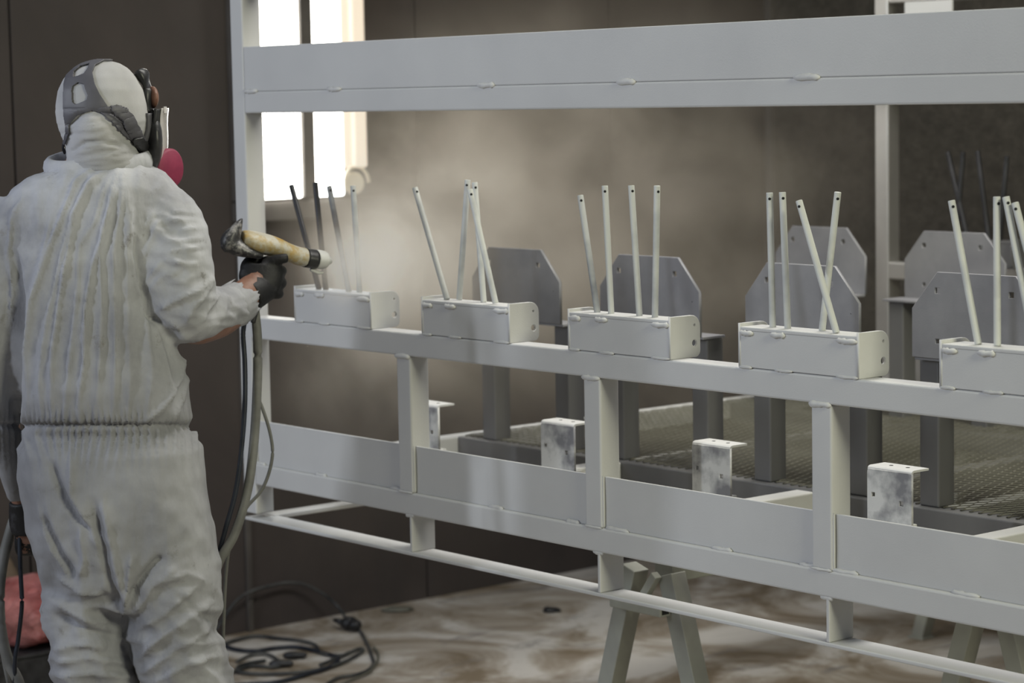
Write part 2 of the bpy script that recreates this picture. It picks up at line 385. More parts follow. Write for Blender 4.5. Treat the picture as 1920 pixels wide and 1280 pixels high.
# seat stations: bracket, two posts, shield plate with ledge
def oct_plate(x, y, facing, mt):
    o = [(0, 0), (.322, 0), (.322, .097), (.256, .170), (.064, .170), (0, .096)]
    hs = [sq(.064, .134, .0065), sq(.246, .134, .0065), sq(.064, .034, .0055), sq(.30, .075, .0018)]
    return plate(o, hs, .006, ((1, 0, 0), (0, 0, 1), (0, 1, 0)), (x, y, 1.125))
for k in range(6):
    xs = .137+.4635*k; mt = 'dusted_dark' if k == 0 else 'dusted'
    link('shield_plate', oct_plate(xs, .588, 1, mt), M[mt], fr)
    fbox('ledge', (xs, xs+.326, .594, .662, 1.118, 1.124), 'dusted', bev=.001)
    fbox('stand_post', (xs-.006, xs+.044, .615, .665, .8205, 1.118), 'steel')
    fbox('stand_post', (xs+.268, xs+.318, .615, .665, .8205, 1.118), 'steel')
for k in range(4):
    xs = .131+.4575*k
    link('shield_plate', oct_plate(xs, 1.65, -1, 'dusted'), M['dusted'], fr)
    fbox('ledge', (xs-.008, xs+.322, 1.572, 1.65, 1.118, 1.124), 'dusted', bev=.001)
    fbox('stand_post', (xs+.0, xs+.05, 1.585, 1.635, .8105, 1.118), 'steel')
    fbox('stand_post', (xs+.268, xs+.318, 1.585, 1.635, .8105, 1.118), 'steel')
for k in range(6):
    x = .316+.4645*k; y = .25; zz = .862
    b = link('hook_bracket', plate(rounded(0, .106, 0, .095, (0, 0, 0, .006)), [sq(.014, .048, .0048), sq(.082, .038, .0052)], .004, ((1, 0, 0), (0, 0, 1), (0, 1, 0)), (x, y, zz)), M['coat_thin'], fr)
    # rolled top edge and rear flange
    prof = [(0, .094), (.001, .098), (.004, .1005), (.008, .1012), (.048, .1012), (.048, .0972), (.0085, .0972), (.0055, .0965), (.004, .094)]
    V, Fc = [], []
    for xx in (x, x+.106): V += [(xx, y+a, zz+c_) for a, c_ in prof]
    n = len(prof); Fc = [(i, (i+1) % n, n+(i+1) % n, n+i) for i in range(n)]+[tuple(range(n))[::-1], tuple(range(n, 2*n))]
    link('top_flange', mk('top_flange', (V, Fc)), M['coat'], b)
    box('bottom_flange', (x, x+.106, y-.030, y+.004, zz-.004, zz), M['coat'], b, bev=.001)
    box('bracket_foot', (x+.02, x+.085, y+.006, y+.04, .8185, zz-.004), M['coat_thin'], b, bev=.001)
    for hx in (.035, .075):
        link('bolt_hole', mk('bolt_hole', sweep([np.array([x+hx, y+.026, zz+.1008]), np.array([x+hx, y+.026, zz+.1016])], (.004, .004), 10)), M['black'], b)
# expanded-metal deck, real strands
def deck():
    x0, x1, y0, y1 = .056, 2.9, .622, 2.19; LW, SW = .056, .023; zt = .8225
    V, Fc = [], []; ns = int((x1-x0)/(SW/2)); nseg = int((y1-y0)/(LW/2)); hw = .0016; ht = .0013
    for q in range(ns):
        xc = x0+q*SW/2; amp = (SW/4-hw*.6)*(1 if q % 2 == 0 else -1); base = len(V); rows_ = []
        for k in range(nseg+1):
            yk = y0+k*LW/2; sg = amp*(1 if k % 2 == 0 else -1)
            rows_ += [(xc+sg, yk-.0045), (xc+sg, yk+.0045)]
        for xx, yk in rows_:
            V += [(xx-hw, yk, zt-ht), (xx+hw, yk, zt-ht*.2), (xx+hw*.6, yk, zt+ht), (xx-hw, yk, zt+ht*.3)]
        for k in range(len(rows_)-1):
            a = base+4*k
            for r_ in range(4):
                r2 = (r_+1) % 4; Fc.append((a+r_, a+r2, a+4+r2, a+4+r_))
    me = bpy.data.meshes.new('expanded_mesh'); me.from_pydata(V, [], Fc); me.update(); return me
link('expanded_mesh', deck(), M['mesh'], fr, kind='stuff', label='dusty diamond expanded-metal deck')
# tab under the rear upper rail
fbox('tab_plate', (.12, .29, D-.008, D, 1.858, 1.90), 'coat', bev=.001)

# ------------------------------------------------------------------ loose rods standing in the boxes
def rod(tip, base, yt, yb, mat, label, group, r=.0061, Yp=0.027):
    a = on(*base, Y=yb); b = on(*tip, Y=yt); d = (b-a)/np.linalg.norm(b-a); a = a.copy(); a = a-d*.0
    t_ = thing('steel_rod', label, 'rod', tuple(a), group)
    n = 14; pts = [a-d*.0015, a, b-d*.001, b]; V, Fc = sweep(pts, [(r, r), (r, r), (r, r), (r*.93, r*.93)], n, ref=(0, 1, 0))
    link('shaft', mk('shaft', (V, Fc)), M[mat], t_, smooth=True)
    # cross hole near the tip, seen as a dark bore
    c = b-d*.011; side = -ray(*tip); side = side-d*np.dot(side, d); side /= np.linalg.norm(side)
    x = np.cross(d, side); h = random.uniform(-.5, .5); s2 = side*math.cos(h)+x*math.sin(h)
    link('cross_hole', mk('cross_hole', sweep([c-s2*(r+.0003), c+s2*(r+.0003)], (.0026, .0026), 10)), M['black'], t_)
ordn = ['leftmost', 'second from left', 'third from left', 'rightmost']
R_ = {
 'box nearest the spray gun': [((546, 347), (598, 541), 'rod_dark', 'bare black rod'), ((591, 342), (611, 543), 'rod_dark', 'mostly bare dark rod'), ((617, 349), (654, 546), 'rod_mid', 'half-coated grey rod'), ((662, 348), (674, 548), 'rod_light', 'pale coated rod')],
 'second box from the spray gun': [((778, 352), (838, 560), 'rod_light', 'strongly tilted pale grey rod'), ((877, 337), (861, 560), 'rod_white', 'white rod leaning right'), ((890, 342), (907, 565), 'rod_white', 'white rod behind the crossing one'), ((881, 355), (929, 567), 'rod_white', 'white rod tilted left with lower tip')],
 'third, middle box': [((1088, 366), (1120, 585), 'rod_light', 'shorter left-tilted white rod'), ((1134, 348), (1146, 587), 'rod_white', 'upright white rod'), ((1183.5, 347.5), (1199, 592), 'rod_white', 'slightly tilted white rod'), ((1232, 348), (1228, 594), 'rod_white', 'straight white rod')],
 'fourth box': [((1443, 361), (1449, 613.5), 'rod_white', 'upright white rod'), ((1467, 360), (1477, 615), 'rod_white', 'upright white rod close beside its neighbour'), ((1498, 376), (1568, 622.5), 'rod_white', 'white rod crossing to lower right'), ((1571, 360), (1541.5, 619), 'rod_white', 'white rod leaning right')],
 'rightmost box': [((1784, 376), (1834, 643.6), 'rod_white', 'white rod tilted left'), ((1869, 368.6), (1870, 646), 'rod_white', 'upright white rod with grey side'), ((1886, 369), (1940, 652), 'rod_white', 'white rod tilted left at the frame edge'), ((1903, 380), (1975, 657), 'rod_white', 'most tilted white rod at the frame edge')],
}
for bi, (bn, rs) in enumerate(R_.items()):
    for i, (tp, bs, mt, lb) in enumerate(rs):
        yb = .030; yt = .030
        if bi == 1 and i == 2: yb = .038; yt = .045
        if bi == 1 and i == 1: yb = .040; yt = .06
        if bi == 1 and i == 3: yb = .018; yt = 0.0
        if bi == 3 and i == 2: yb = .018; yt = .01
        if bi == 3 and i == 3: yb = .040; yt = .045
        rod(tp, bs, yt, yb, mt, '%s, %s in %s' % (lb, ordn[i], bn), 'rods standing in the ' + bn)
for i, (tp, bs) in enumerate((((1777, 285), (1822, 480)), ((1806, 285), (1790, 480)), ((1833, 283), (1858, 480)), ((1888, 293), (1872, 480)))):
    a = on(*bs, Y=2.222)
    bs2 = bs
    rod(tp, bs2, 2.222, 2.222, 'rod_dark', 'dark uncoated rod, %s in the rear frame box' % ordn[i], 'dark rods at the rear frame', r=.0072)

# ------------------------------------------------------------------ trestles
def trestle(xc, y0, y1, zt, label, half_top=.055, slope=.31, mat='trestle', ztie=.60, ext=(0, 0), brace=True):
    t_ = thing('steel_trestle', label, 'trestle', (xc, (y0+y1)/2, 0))
    box('beam', (xc-.028, xc+.028, y0+.03-ext[0], y1-.03+ext[1], zt-.04, zt), M[mat], t_)
    for yy in (y0, y1):
        for s in (-1, 1):
            L = link('leg', barme((xc+s*(half_top+slope*(zt-.03)), yy, .004), (xc+s*half_top, yy, zt-.012), .042, .042, up=(0, 1, 0)), M[mat], t_)
            box('foot_pad', (xc+s*(half_top+slope*(zt-.03))-.030, xc+s*(half_top+slope*(zt-.03))+.030, yy-.028, yy+.028, 0, .006), M[mat], L, bev=.001)
        zc = ztie; hx = half_top+slope*(zt-zc)
        cb = box('cross_tie', (xc-hx+.0, xc+hx-.006, yy-.052, yy-.022, zc-.012, zc+.018), M[mat], t_)
        box('tube_bore', (xc+hx-.010, xc+hx-.0055, yy-.047, yy-.027, zc-.007, zc+.013), M['black'], cb, bev=0)
        if brace: link('brace', barme((xc+.0, yy-.03, zc+.015), (xc+.042, yy-.03, zt-.012), .018, .018), M[mat], t_)
trestle(1.073, .30, 2.05, .682, 'steel A-frame trestle under the middle of the white frame')
trestle(1.595, .75, 1.85, .682, 'steel A-frame trestle under the right part of the frame', half_top=.020, ztie=.22, brace=False)
trestle(.245, 2.46, 3.0, .682, 'far trestle with one leg showing behind at lower right', half_top=.095, ext=(.33, 0))

# ------------------------------------------------------------------ the painter
D0 = 4.55
RH = np.array([cy, -sy, 0.0]); FH = np.array([sy, cy, 0.0])
def pix(px, py, b=0.0):
    d = ray(px, py); return CAM + d*((D0+b)/np.dot(d, FH))
S = 1/992.0                     # metres per photo pixel at the painter's distance
def rings(rows, n=36, pw=1.0):
    """horizontal rings: (py, x_left, x_right, half depth, b)"""
    V, Fc = [], []
    for (py, xl, xr, dd, *b) in rows:
        b = b[0] if b else 0; sc_ = (D0+b)/D0
        c = pix((xl+xr)/2, py, b); hw = (xr-xl)/2*S*sc_
        for k in range(n):
            a = 2*math.pi*k/n; ca, sa = math.cos(a), math.sin(a)
            ca = math.copysign(abs(ca)**pw, ca); sa = math.copysign(abs(sa)**pw, sa)
            V.append(c+RH*hw*ca+FH*dd*sa)
    N = len(rows)
    for i in range(N-1):
        for k in range(n):
            k2 = (k+1) % n; Fc.append((i*n+k, i*n+k2, (i+1)*n+k2, (i+1)*n+k))
    Fc.append(tuple(range(n))); Fc.append(tuple((N-1)*n+k for k in range(n))[::-1]); return V, Fc
def limb(rows, n=24, sub=4):
    """(px, py, b, r_px, depth radius m)"""
    P = spline([pix(a, b, c) for a, b, c, *_ in rows], sub); q = spline([(r[3]*S, r[4], 0) for r in rows], sub)
    return sweep(P, [(float(max(x[0], .003)), float(max(x[1], .003))) for x in q], n, ref=tuple(FH))
FL = pix(210, 1848, 0)[2]
legL = [(1100, 80, 245, .115), (1150, 84, 246, .115), (1180, 90, 243, .112), (1230, 97, 250, .11), (1280, 103, 258, .105), (1360, 108, 255, .10), (1500, 112, 245, .095), (1650, 120, 238, .09), (1790, 122, 236, .09)]
legR = [(1080, 225, 416, .125), (1130, 232, 415, .12), (1180, 238, 411, .118), (1230, 254, 420, .115), (1280, 275, 436, .11), (1360, 290, 440, .10), (1500, 300, 438, .095), (1650, 312, 432, .09), (1790, 315, 430, .09)]
torso = [(296, 118, 272, .07), (308, 88, 285, .085), (325, 52, 312, .10), (350, 22, 333, .115), (400, 5, 338, .125), (480, 6, 318, .13), (560, 14, 305, .132), (640, 22, 330, .135),
         (720, 28, 352, .138), (765, 34, 360, .135), (790, 42, 362, .125), (801, 44, 358, .118), (812, 38, 366, .125), (840, 30, 384, .142), (890, 29, 391, .150), (950, 42, 398, .152), (1020, 58, 408, .148), (1075, 74, 417, .138), (1125, 82, 415, .11)]
armR = [(285, 380, 0, 62, .075), (305, 420, -.01, 78, .08), (322, 480, -.02, 80, .082), (332, 540, -.02, 74, .078), (345, 588, -.01, 60, .068), (380, 586, .05, 53, .06), (418, 576, .11, 48, .052), (446, 570, .15, 43, .046)]
armL = [(45, 395, 0, 58, .075), (12, 460, -.02, 62, .080), (-8, 560, -.03, 58, .078), (-18, 650, -.02, 54, .070), (-8, 730, .02, 48, .060), (8, 810, .07, 38, .050), (24, 880, .11, 30, .042), (33, 930, .14, 22, .030)]
suit = remesh([rings(torso, 48, .86), rings(legL, 32, .92), rings(legR, 32, .92), limb(armR), limb(armL)], .0052, 6)
# cloth folds, as geometry
def get_np(me):
    n = len(me.vertices); co = np.empty(n*3); me.vertices.foreach_get('co', co)
    no = np.empty(n*3); me.vertex_normals.foreach_get('vector', no); return co.reshape(-1, 3), no.reshape(-1, 3)
def to_pix(co):
    d = co-CAM; z = d@fwd
    return 960+F*(d@rg2)/z, 640+F*(d@dn2)/z, d@FH-D0
N3 = noise.noise
def ridge(a, b, c): return np.array([1-abs(N3(Vector(q)))*2.2 for q in zip(a, b, c)])
def plain(a, b, c): return np.array([N3(Vector(q)) for q in zip(a, b, c)])
def sm(a, b, x):
    t_ = np.clip((x-a)/(b-a), 0, 1); return t_*t_*(3-2*t_)
def pdist(px, py, pts):
    best = np.full(px.shape, 1e9); par = np.zeros(px.shape); n = len(pts)-1
    for i, ((x0, y0), (x1, y1)) in enumerate(zip(pts, pts[1:])):
        dx, dy = x1-x0, y1-y0; t_ = np.clip(((px-x0)*dx+(py-y0)*dy)/(dx*dx+dy*dy), 0, 1)
        d_ = np.hypot(px-x0-t_*dx, py-y0-t_*dy); m_ = d_ < best; best = np.where(m_, d_, best); par = np.where(m_, (i+t_)/n, par)
    return best, par
def crest(px, py, pts, w_, amp, soft=False):
    """one fold: sharp crest (or smooth groove) that fades in and out along its length"""
    d_, p_ = pdist(px, py, pts); env = np.minimum(1, np.minimum(p_, 1-p_)*6+.15)
    return amp*env*(np.exp(-(d_/w_)**2) if soft else np.exp(-d_/w_))
back_folds = [ # long crests fanning from the nape down to the waist
 [(178, 312), (142, 339), (118, 400), (90, 473), (62, 562), (48, 660), (52, 785)], [(196, 310), (160, 350), (135, 400), (110, 500), (88, 600), (74, 700), (76, 790)],
 [(208, 310), (166, 348), (140, 400), (128, 473), (113, 550), (98, 660), (95, 785)], [(214, 316), (190, 363), (178, 414), (148, 458), (145, 547), (132, 660), (120, 788)],
 [(222, 312), (206, 370), (196, 430), (172, 500), (160, 580), (158, 680), (142, 790)], [(237, 310), (212, 375), (190, 428), (188, 503), (190, 577), (188, 660), (180, 790)],
 [(232, 325), (224, 399), (212, 473), (212, 547), (216, 660), (214, 790)], [(240, 330), (236, 400), (238, 500), (240, 600), (244, 700), (240, 792)],
 [(249, 369), (243, 420), (250, 473), (258, 532), (275, 610), (285, 700), (276, 788)], [(256, 470), (274, 560), (300, 640), (322, 720), (318, 790)],
 [(42, 369), (24, 414), (15, 470), (24, 540), (18, 620)], [(98, 399), (86, 458), (71, 512), (56, 577), (45, 680)], [(345, 650), (340, 710), (300, 770), (262, 795)], [(352, 700), (345, 750), (320, 795)]]
sleeve_folds = [([(252, 473), (268, 430), (290, 392)], 5, .006), ([(262, 500), (285, 440), (300, 411)], 5, .006), ([(292, 585), (330, 562), (370, 545), (408, 516)], 6, .009), ([(300, 488), (340, 492), (378, 497)], 4, .006),
 ([(264, 541), (290, 505), (305, 488)], 5, .006), ([(347, 608), (362, 577), (385, 548), (400, 530)], 6, .007), ([(372, 612), (395, 575), (410, 545)], 6, .006), ([(270, 560), (300, 520), (345, 505)], 5, .005),
 ([(320, 395), (375, 398)], 3, .004), ([(310, 412), (380, 410)], 3, .004), ([(290, 432), (380, 428)], 3, .004), ([(300, 452), (388, 446)], 3, .004), ([(310, 470), (390, 462)], 3, .004), ([(415, 535), (425, 570), (418, 605)], 6, .004)]
trouser_folds = [([(89, 857), (114, 922), (140, 965), (179, 1003)], 7, -.009), ([(134, 840), (132, 930), (168, 987), (195, 1040)], 8, .010), ([(77, 960), (110, 1036), (142, 1085)], 6, -.009), ([(66, 940), (98, 1030), (130, 1085)], 7, .008),
 ([(175, 940), (195, 1036), (211, 1100), (238, 1166)], 7, -.010), ([(190, 930), (212, 1040), (228, 1110)], 8, .009), ([(246, 1040), (240, 1105), (226, 1160)], 6, .010), ([(240, 1130), (262, 1090), (292, 1058), (311, 1044)], 7, -.010),
 ([(250, 1150), (285, 1100), (330, 1060)], 8, .008), ([(102, 1081), (150, 1105), (195, 1116)], 7, .009), ([(98, 1126), (162, 1162), (214, 1168)], 8, .009), ([(105, 1150), (160, 1180), (225, 1195)], 6, -.008),
 ([(260, 1235), (325, 1174), (404, 1126)], 8, .009), ([(244, 1187), (309, 1150), (378, 1090)], 8, .008), ([(270, 1262), (330, 1215), (408, 1170)], 8, .008), ([(300, 1090), (350, 1075), (385, 1090)], 6, .007), ([(150, 990), (158, 1050), (152, 1080)], 5, .008),
 ([(100, 1215), (150, 1205), (200, 1215)], 7, .008), ([(105, 1240), (170, 1232), (235, 1245)], 7, .008), ([(110, 1265), (180, 1262), (250, 1270)], 7, .008), ([(280, 1285), (340, 1250), (420, 1225)], 8, .008), ([(330, 1110), (370, 1150), (408, 1160)], 7, -.006)]
def pleat(px, py, b, period, f0, seed):
    """sharp-crested pleats running down the cloth"""
    u = px/period+plain(px*.012, py*.006, b*3+seed)*1.3
    fr_ = np.abs((u % 1)-.5)*2; return (1-fr_)**1.6
def folds(px, py, b):
    arm = np.where((px > 250) & (py < 665), np.exp(-(pdist(px, py, [(318, 420), (330, 500), (345, 575), (445, 570)])[0]/66)**4), 0)
    up = py < 801; d = np.zeros(px.shape); back = b < .06
    pin = np.exp(-((py-792)/26.)**2)*up; body = (1-arm)*up
    d += body*(.0035*ridge(px*.02, py*.005, b*4+1)*(1-pin)+.0022*plain(px*.05, py*.03, b*5))
    for k, pts in enumerate(back_folds): d += body*back*crest(px, py, pts, 5.5, .0092*(1 if k % 2 == 0 else .7))
    d += body*pin*(.0055*pleat(px, py, b, 11, 0, 2))
    d += up*arm*(.0040*ridge(px*.012+py*.006, py*.03-px*.015, b*4+2)+.0022*plain(px*.03, py*.09, b*4+9))
    for pts, w_, a_ in sleeve_folds: d += arm*back*crest(px, py, pts, w_, a_)
    lo_ = ~up; pin2 = np.exp(-((py-806)/52.)**2)*lo_
    sk = (px-190)*(py-800)*.0009*(px > 190)
    d += pin2*(.0060*pleat(px-sk, py, b, 15, 0, 4))
    k = sm(830, 1000, py); kl = sm(1040, 1180, py)
    d += lo_*k*(.0045*ridge(px*.014-(py-800)*.003, py*.007, b*4+11)+.0025*plain(px*.04, py*.04, b*5+3))
    d += lo_*kl*(.0055*ridge(px*.010+py*.008, py*.026-px*.010, b*4+15)+.0022*plain(px*.05, py*.09, b*5+6))
    for pts, w_, a_ in trouser_folds: d += lo_*back*crest(px, py, pts, w_, a_, a_ < 0)
    d += -.006*np.exp(-((py-800)/5.)**2)*(1-arm)
    for pts, w_, a_ in (([(250, 440), (262, 520), (278, 590), (300, 610)], 6, -.011), ([(30, 480), (36, 560), (30, 700), (28, 800)], 6, -.008), ([(190, 1118), (215, 1130)], 9, -.005)): d += back*crest(px, py, pts, w_, a_, True)
    return d*1.4-.006
co, no = get_np(suit); px, py, b = to_pix(co); co = co+no*folds(px, py, b)[:, None]
suit.vertices.foreach_set('co', co.ravel()); suit.update()

# body: one continuous skin from head to feet, inside the clothes
hth = math.radians(22); FD = RH*math.cos(hth)+FH*math.sin(hth); SD = np.cross(np.array([0, 0, 1.]), FD)   # face direction, side
hc = pix(192, 205, .0); UP = np.array([0, 0, 1.])
def ell(c, ax, r, n=20, m_=12):
    V, Fc = [], []
    for i in range(m_+1):
        th = math.pi*i/m_
        for k in range(n):
            a = 2*math.pi*k/n; V.append(c+ax[0]*r[0]*math.sin(th)*math.cos(a)+ax[1]*r[1]*math.sin(th)*math.sin(a)+ax[2]*r[2]*math.cos(th))
    for i in range(m_):
        for k in range(n):
            k2 = (k+1) % n; Fc.append((i*n+k, i*n+k2, (i+1)*n+k2, (i+1)*n+k))
    return V, Fc
HA = (FD, SD, UP)
armskin = [(300, 390, 0, 45, .045), (330, 500, -.01, 42, .045), (352, 596, 0, 44, .044), (392, 602, .06, 39, .038), (428, 586, .12, 36, .034), (456, 557, .18, 32, .029), (474, 540, .21, 29, .026), (486, 530, .235, 26, .022)]
armskL = [(30, 400, 0, 45, .045), (-5, 560, 0, 40, .042), (-18, 650, .03, 38, .04), (8, 800, .1, 30, .034), (38, 920, .16, 22, .026), (44, 950, .165, 22, .022)]
shrink = lambda rows, k, m_: [(r[0], r[1]+(r[2]-r[1])*k, r[2]-(r[2]-r[1])*k, r[3]*m_) for r in rows]
hand = []
def finger(pts, r0, r1):
    P = spline([pix(a, b_, c_) for a, b_, c_ in pts], 6); n = len(P)
    return sweep(P, [(r0+(r1-r0)*i/(n-1),)*2 for i in range(n)], 12, ref=tuple(FH))
def hand_parts(g):
    """right hand on the pistol grip: palm, three curled fingers, index along the body, thumb on the far side"""
    return [limb([(474, 548, .205, 28+g, .024), (484, 536, .225, 38+g, .026), (490, 515, .235, 41+g, .025), (492, 497, .24, 36+g, .022)]),
            finger([(495, 497, .235), (512, 489, .232), (528, 485, .232), (539, 484, .236)], .0105+g*S*.5, .0085+g*S*.4),
            finger([(500, 510, .235), (520, 508, .238), (527, 508, .262), (512, 508, .283), (497, 508, .283)], .0115+g*S*.5, .0095+g*S*.5),
            finger([(500, 531, .235), (520, 530, .238), (527, 530, .262), (511, 530, .282), (495, 530, .282)], .0115+g*S*.5, .0095+g*S*.5),
            finger([(498, 550, .23), (515, 550, .232), (522, 550, .255), (507, 550, .272), (493, 550, .272)], .0105+g*S*.5, .009+g*S*.5),
            finger([(466, 520, .235), (463, 500, .258), (474, 488, .280), (492, 486, .288)], .013+g*S*.5, .0105+g*S*.5)]
lhand = [limb([(42, 945, .165, 22, .018), (48, 975, .17, 30, .02), (50, 1000, .175, 28, .018)])]+[
    finger([(36+9*i, 995, .175), (35+9*i, 1020, .18), (37+8*i, 1035, .20), (42+6*i, 1030, .22)], .009, .0075) for i in range(4)]+[finger([(62, 965, .17), (72, 985, .18), (68, 1005, .195)], .010, .008)]
face = [ell(hc+FD*.008-UP*.004, HA, (.074, .060, .080)), ell(hc+FD*.020-UP*.055, HA, (.052, .045, .042)), ell(hc+FD*.078-UP*.020, HA, (.017, .012, .020)),
        ell(hc+FD*.070-UP*.055, HA, (.010, .022, .006)), ell(hc-FD*.005+SD*.060-UP*.01, HA, (.014, .007, .024)), ell(hc-FD*.005-SD*.060-UP*.01, HA, (.014, .007, .024)),
        ell(hc+FD*.070+SD*.028+UP*.006, HA, (.010, .011, .007)), ell(hc+FD*.070-SD*.028+UP*.006, HA, (.010, .011, .007))]
neck = limb([(192, 250, 0, 55, .055), (185, 300, 0, 58, .058), (180, 360, 0, 75, .07)])
feet = []
for (fx, bb_) in ((178, 0), (372, 0)):
    c = pix(fx, 1790, 0); c = c*1.0; c[2] = .045
    feet.append(ell(c+FH*.06, (FH, RH, UP), (.13, .045, .04)))
body = remesh(face+[neck, rings(shrink(torso, .10, .75), 32), rings(shrink(legL, .16, .7), 24), rings(shrink(legR, .16, .7), 24), limb(armskin), limb(armskL)]+hand_parts(-8)+lhand+feet, .0065, 2)
person = link('person', body, M['skin'])
person.data.materials.clear(); person.data.materials.append(M['skin'])
for p in person.data.polygons: p.use_smooth = True
WM[person.name] = (0, 0, 0)
tag(person, 'person seen from behind in dirty white coveralls, hood and respirator, aiming a spray gun', 'person')
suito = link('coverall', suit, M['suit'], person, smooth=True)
# collar band standing round the neck
col = []
for k in range(41):
    a = 2*math.pi*k/40; ca, sa = math.cos(a), math.sin(a)
    c = pix(186, 303-8*ca*0, 0)+RH*(.093*ca)+FH*(.078*sa)
    c[2] += .012*sa + .010*ca*0 - (.010 if ca < -.2 else 0)*abs(ca)
    col.append(c)
cm = sweep(col, [(.012+.003*math.sin(i*1.7), .021) for i in range(41)], 10, caps=False)
link('collar', mk('collar', cm), M['suit'], suito, smooth=True)
# waist seam gathers
# torn cuff: ragged strips of cloth round the forearm
V, Fc = [], []; rnd = random.Random(5)
ca0, ca1 = pix(436, 573, .135), pix(468, 556, .18); ax = (ca1-ca0); ax /= np.linalg.norm(ax)
uu = np.cross(ax, FH); uu /= np.linalg.norm(uu); vv = np.cross(uu, ax); nk = 72
for k in range(nk):
    a = 2*math.pi*k/nk; e = rnd.uniform(.0, .014)+.010*math.sin(a*3+1)+.008*math.sin(a*7)
    for j, (l, r) in enumerate(((-.02, .0425), (.0, .043), (.012+e*.5, .0415+.003*rnd.random()), (.018+e, .038+.006*rnd.random()))):
        V.append(ca0+ax*l+uu*r*1.02*math.cos(a)+vv*r*1.02*math.sin(a))
for k in range(nk):
    k2 = (k+1) % nk
    for j in range(3):
        Fc.append((k*4+j, k*4+j+1, k2*4+j+1, k2*4+j))
cuff = link('torn_cuff', mk('torn_cuff', (V, Fc)), M['suit'], suito, smooth=True, label='ragged torn sleeve end')
md = cuff.modifiers.new('s', 'SOLIDIFY'); md.thickness = .0018
# glove
gl = remesh(hand_parts(3)+[limb([(466, 556, .19, 31, .029), (476, 550, .205, 32, .030), (484, 540, .22, 36, .029)])], .0032, 2)
link('glove', gl, M['glove'], person, smooth=True)
link('glove', remesh([limb([(40, 938, .16, 25, .024), (48, 975, .17, 33, .023), (50, 1000, .175, 30, .021)])]+lhand, .004, 1), M['glove'], person, smooth=True)
for f_ in (0, 1):
    c = pix((178, 372)[f_], 1790, 0); c[2] = .05
    link('boot', remesh([ell(c+FH*.06, (FH, RH, UP), (.15, .056, .05)), sweep([c+UP*.0, c+UP*.12], (.055, .06), 16, ref=tuple(FH))], .008, 2), M['rubber_dark'], person, smooth=True)
# hood
hoodr = [(113, 178, 206, .012), (118, 158, 224, .034), (128, 138, 240, .055), (145, 120, 255, .073), (168, 109, 268, .086), (198, 104.5, 276, .092), (228, 108, 279, .092), (252, 116, 275, .088), (272, 124, 268, .080), (296, 126, 262, .07)]
neckr = [(214, 150, 215, .075, -.022), (232, 139, 232, .085, -.022), (262, 131, 250, .086, -.018), (290, 127, 264, .088, -.012), (318, 122, 276, .086, -.005)]
hood = remesh([rings(hoodr, 40), rings(neckr, 36)], .0035, 6)
co, no = get_np(hood); px, py, b = to_pix(co)
w_ = np.exp(-(pdist(px, py, [(175, 225), (195, 250), (200, 290)])[0]/60)**2); q = py-.00072*(px-150)*(230-px)+px*.12
d = (.0040*ridge(px*.01, q*.07, px*0+3)+.0020*ridge(px*.02, q*.15, px*0+6))*w_
d -= .006*np.exp(-(pdist(px, py, [(131, 232), (150, 214), (175, 207), (205, 212), (222, 224), (250, 262), (268, 285)])[0]/4)**2)+.006*np.exp(-(pdist(px, py, [(135, 283), (160, 268), (190, 264), (225, 272)])[0]/4)**2)
d = np.where((py > 205) & (b < .03), d, 0)-.001
co = co+no*d[:, None]; hood.vertices.foreach_set('co', co.ravel()); hood.update()
hoodo = link('hood', hood, M['hood'], person, smooth=True)
# respirator: harness conforming to the hood
BV = BVHTree.FromPolygons([tuple(v_.co) for v_ in hood.vertices], [tuple(p.vertices) for p in hood.polygons])
def inside(x, y, poly):
    r_ = False; j = len(poly)-1
    for i in range(len(poly)):
        xi, yi = poly[i]; xj, yj = poly[j]
        if (yi > y) != (yj > y) and x < (xj-xi)*(y-yi)/(yj-yi)+xi: r_ = not r_
        j = i
    return r_
zc_ = lambda pts: [(90+a/4.923, 90+b_/4.923) for a, b_ in pts]
def conform(name, outer, holes, off, th, mat, parent, step=1.0, lab=None):
    xs = [p[0] for p in outer]; ys = [p[1] for p in outer]; idx = {}; V, Fc = [], []
    def gv(i, j):
        if (i, j) in idx: return idx[(i, j)]
        px, py = min(xs)+i*step, min(ys)+j*step; d = Vector(ray(px, py)).normalized()
        h = BV.ray_cast(Vector(CAM), d)
        if h[0] is None: idx[(i, j)] = None; return None
        V.append(tuple(h[0]+h[1]*off)); idx[(i, j)] = len(V)-1; return len(V)-1
    for i in range(int((max(xs)-min(xs))/step)+1):
        for j in range(int((max(ys)-min(ys))/step)+1):
            cx, cy_ = min(xs)+(i+.5)*step, min(ys)+(j+.5)*step
            if inside(cx, cy_, outer) and not any(inside(cx, cy_, h) for h in holes):
                q = [gv(i, j), gv(i+1, j), gv(i+1, j+1), gv(i, j+1)]
                if None not in q: Fc.append(tuple(q))
    # keep only the largest connected sheet
    par = list(range(len(V)))
    def root(a):
        while par[a] != a: par[a] = par[par[a]]; a = par[a]
        return a
    for f_ in Fc:
        for a in f_[1:]: par[root(a)] = root(f_[0])
    cnt = {}
    for f_ in Fc: cnt[root(f_[0])] = cnt.get(root(f_[0]), 0)+1
    big = max(cnt, key=cnt.get); Fc = [f_ for f_ in Fc if root(f_[0]) == big]
    used = sorted({a for f_ in Fc for a in f_}); mp_ = {a: i for i, a in enumerate(used)}
    V = [V[a] for a in used]; Fc = [tuple(mp_[a] for a in f_) for f_ in Fc]
    me = mk(name, (V, Fc)); o = link(name, me, M[mat], parent, smooth=True, label=lab)
    s1 = o.modifiers.new('sm', 'SMOOTH'); s1.iterations = 4; s1.factor = .5
    s = o.modifiers.new('s', 'SOLIDIFY'); s.thickness = th; s.offset = 0; return o
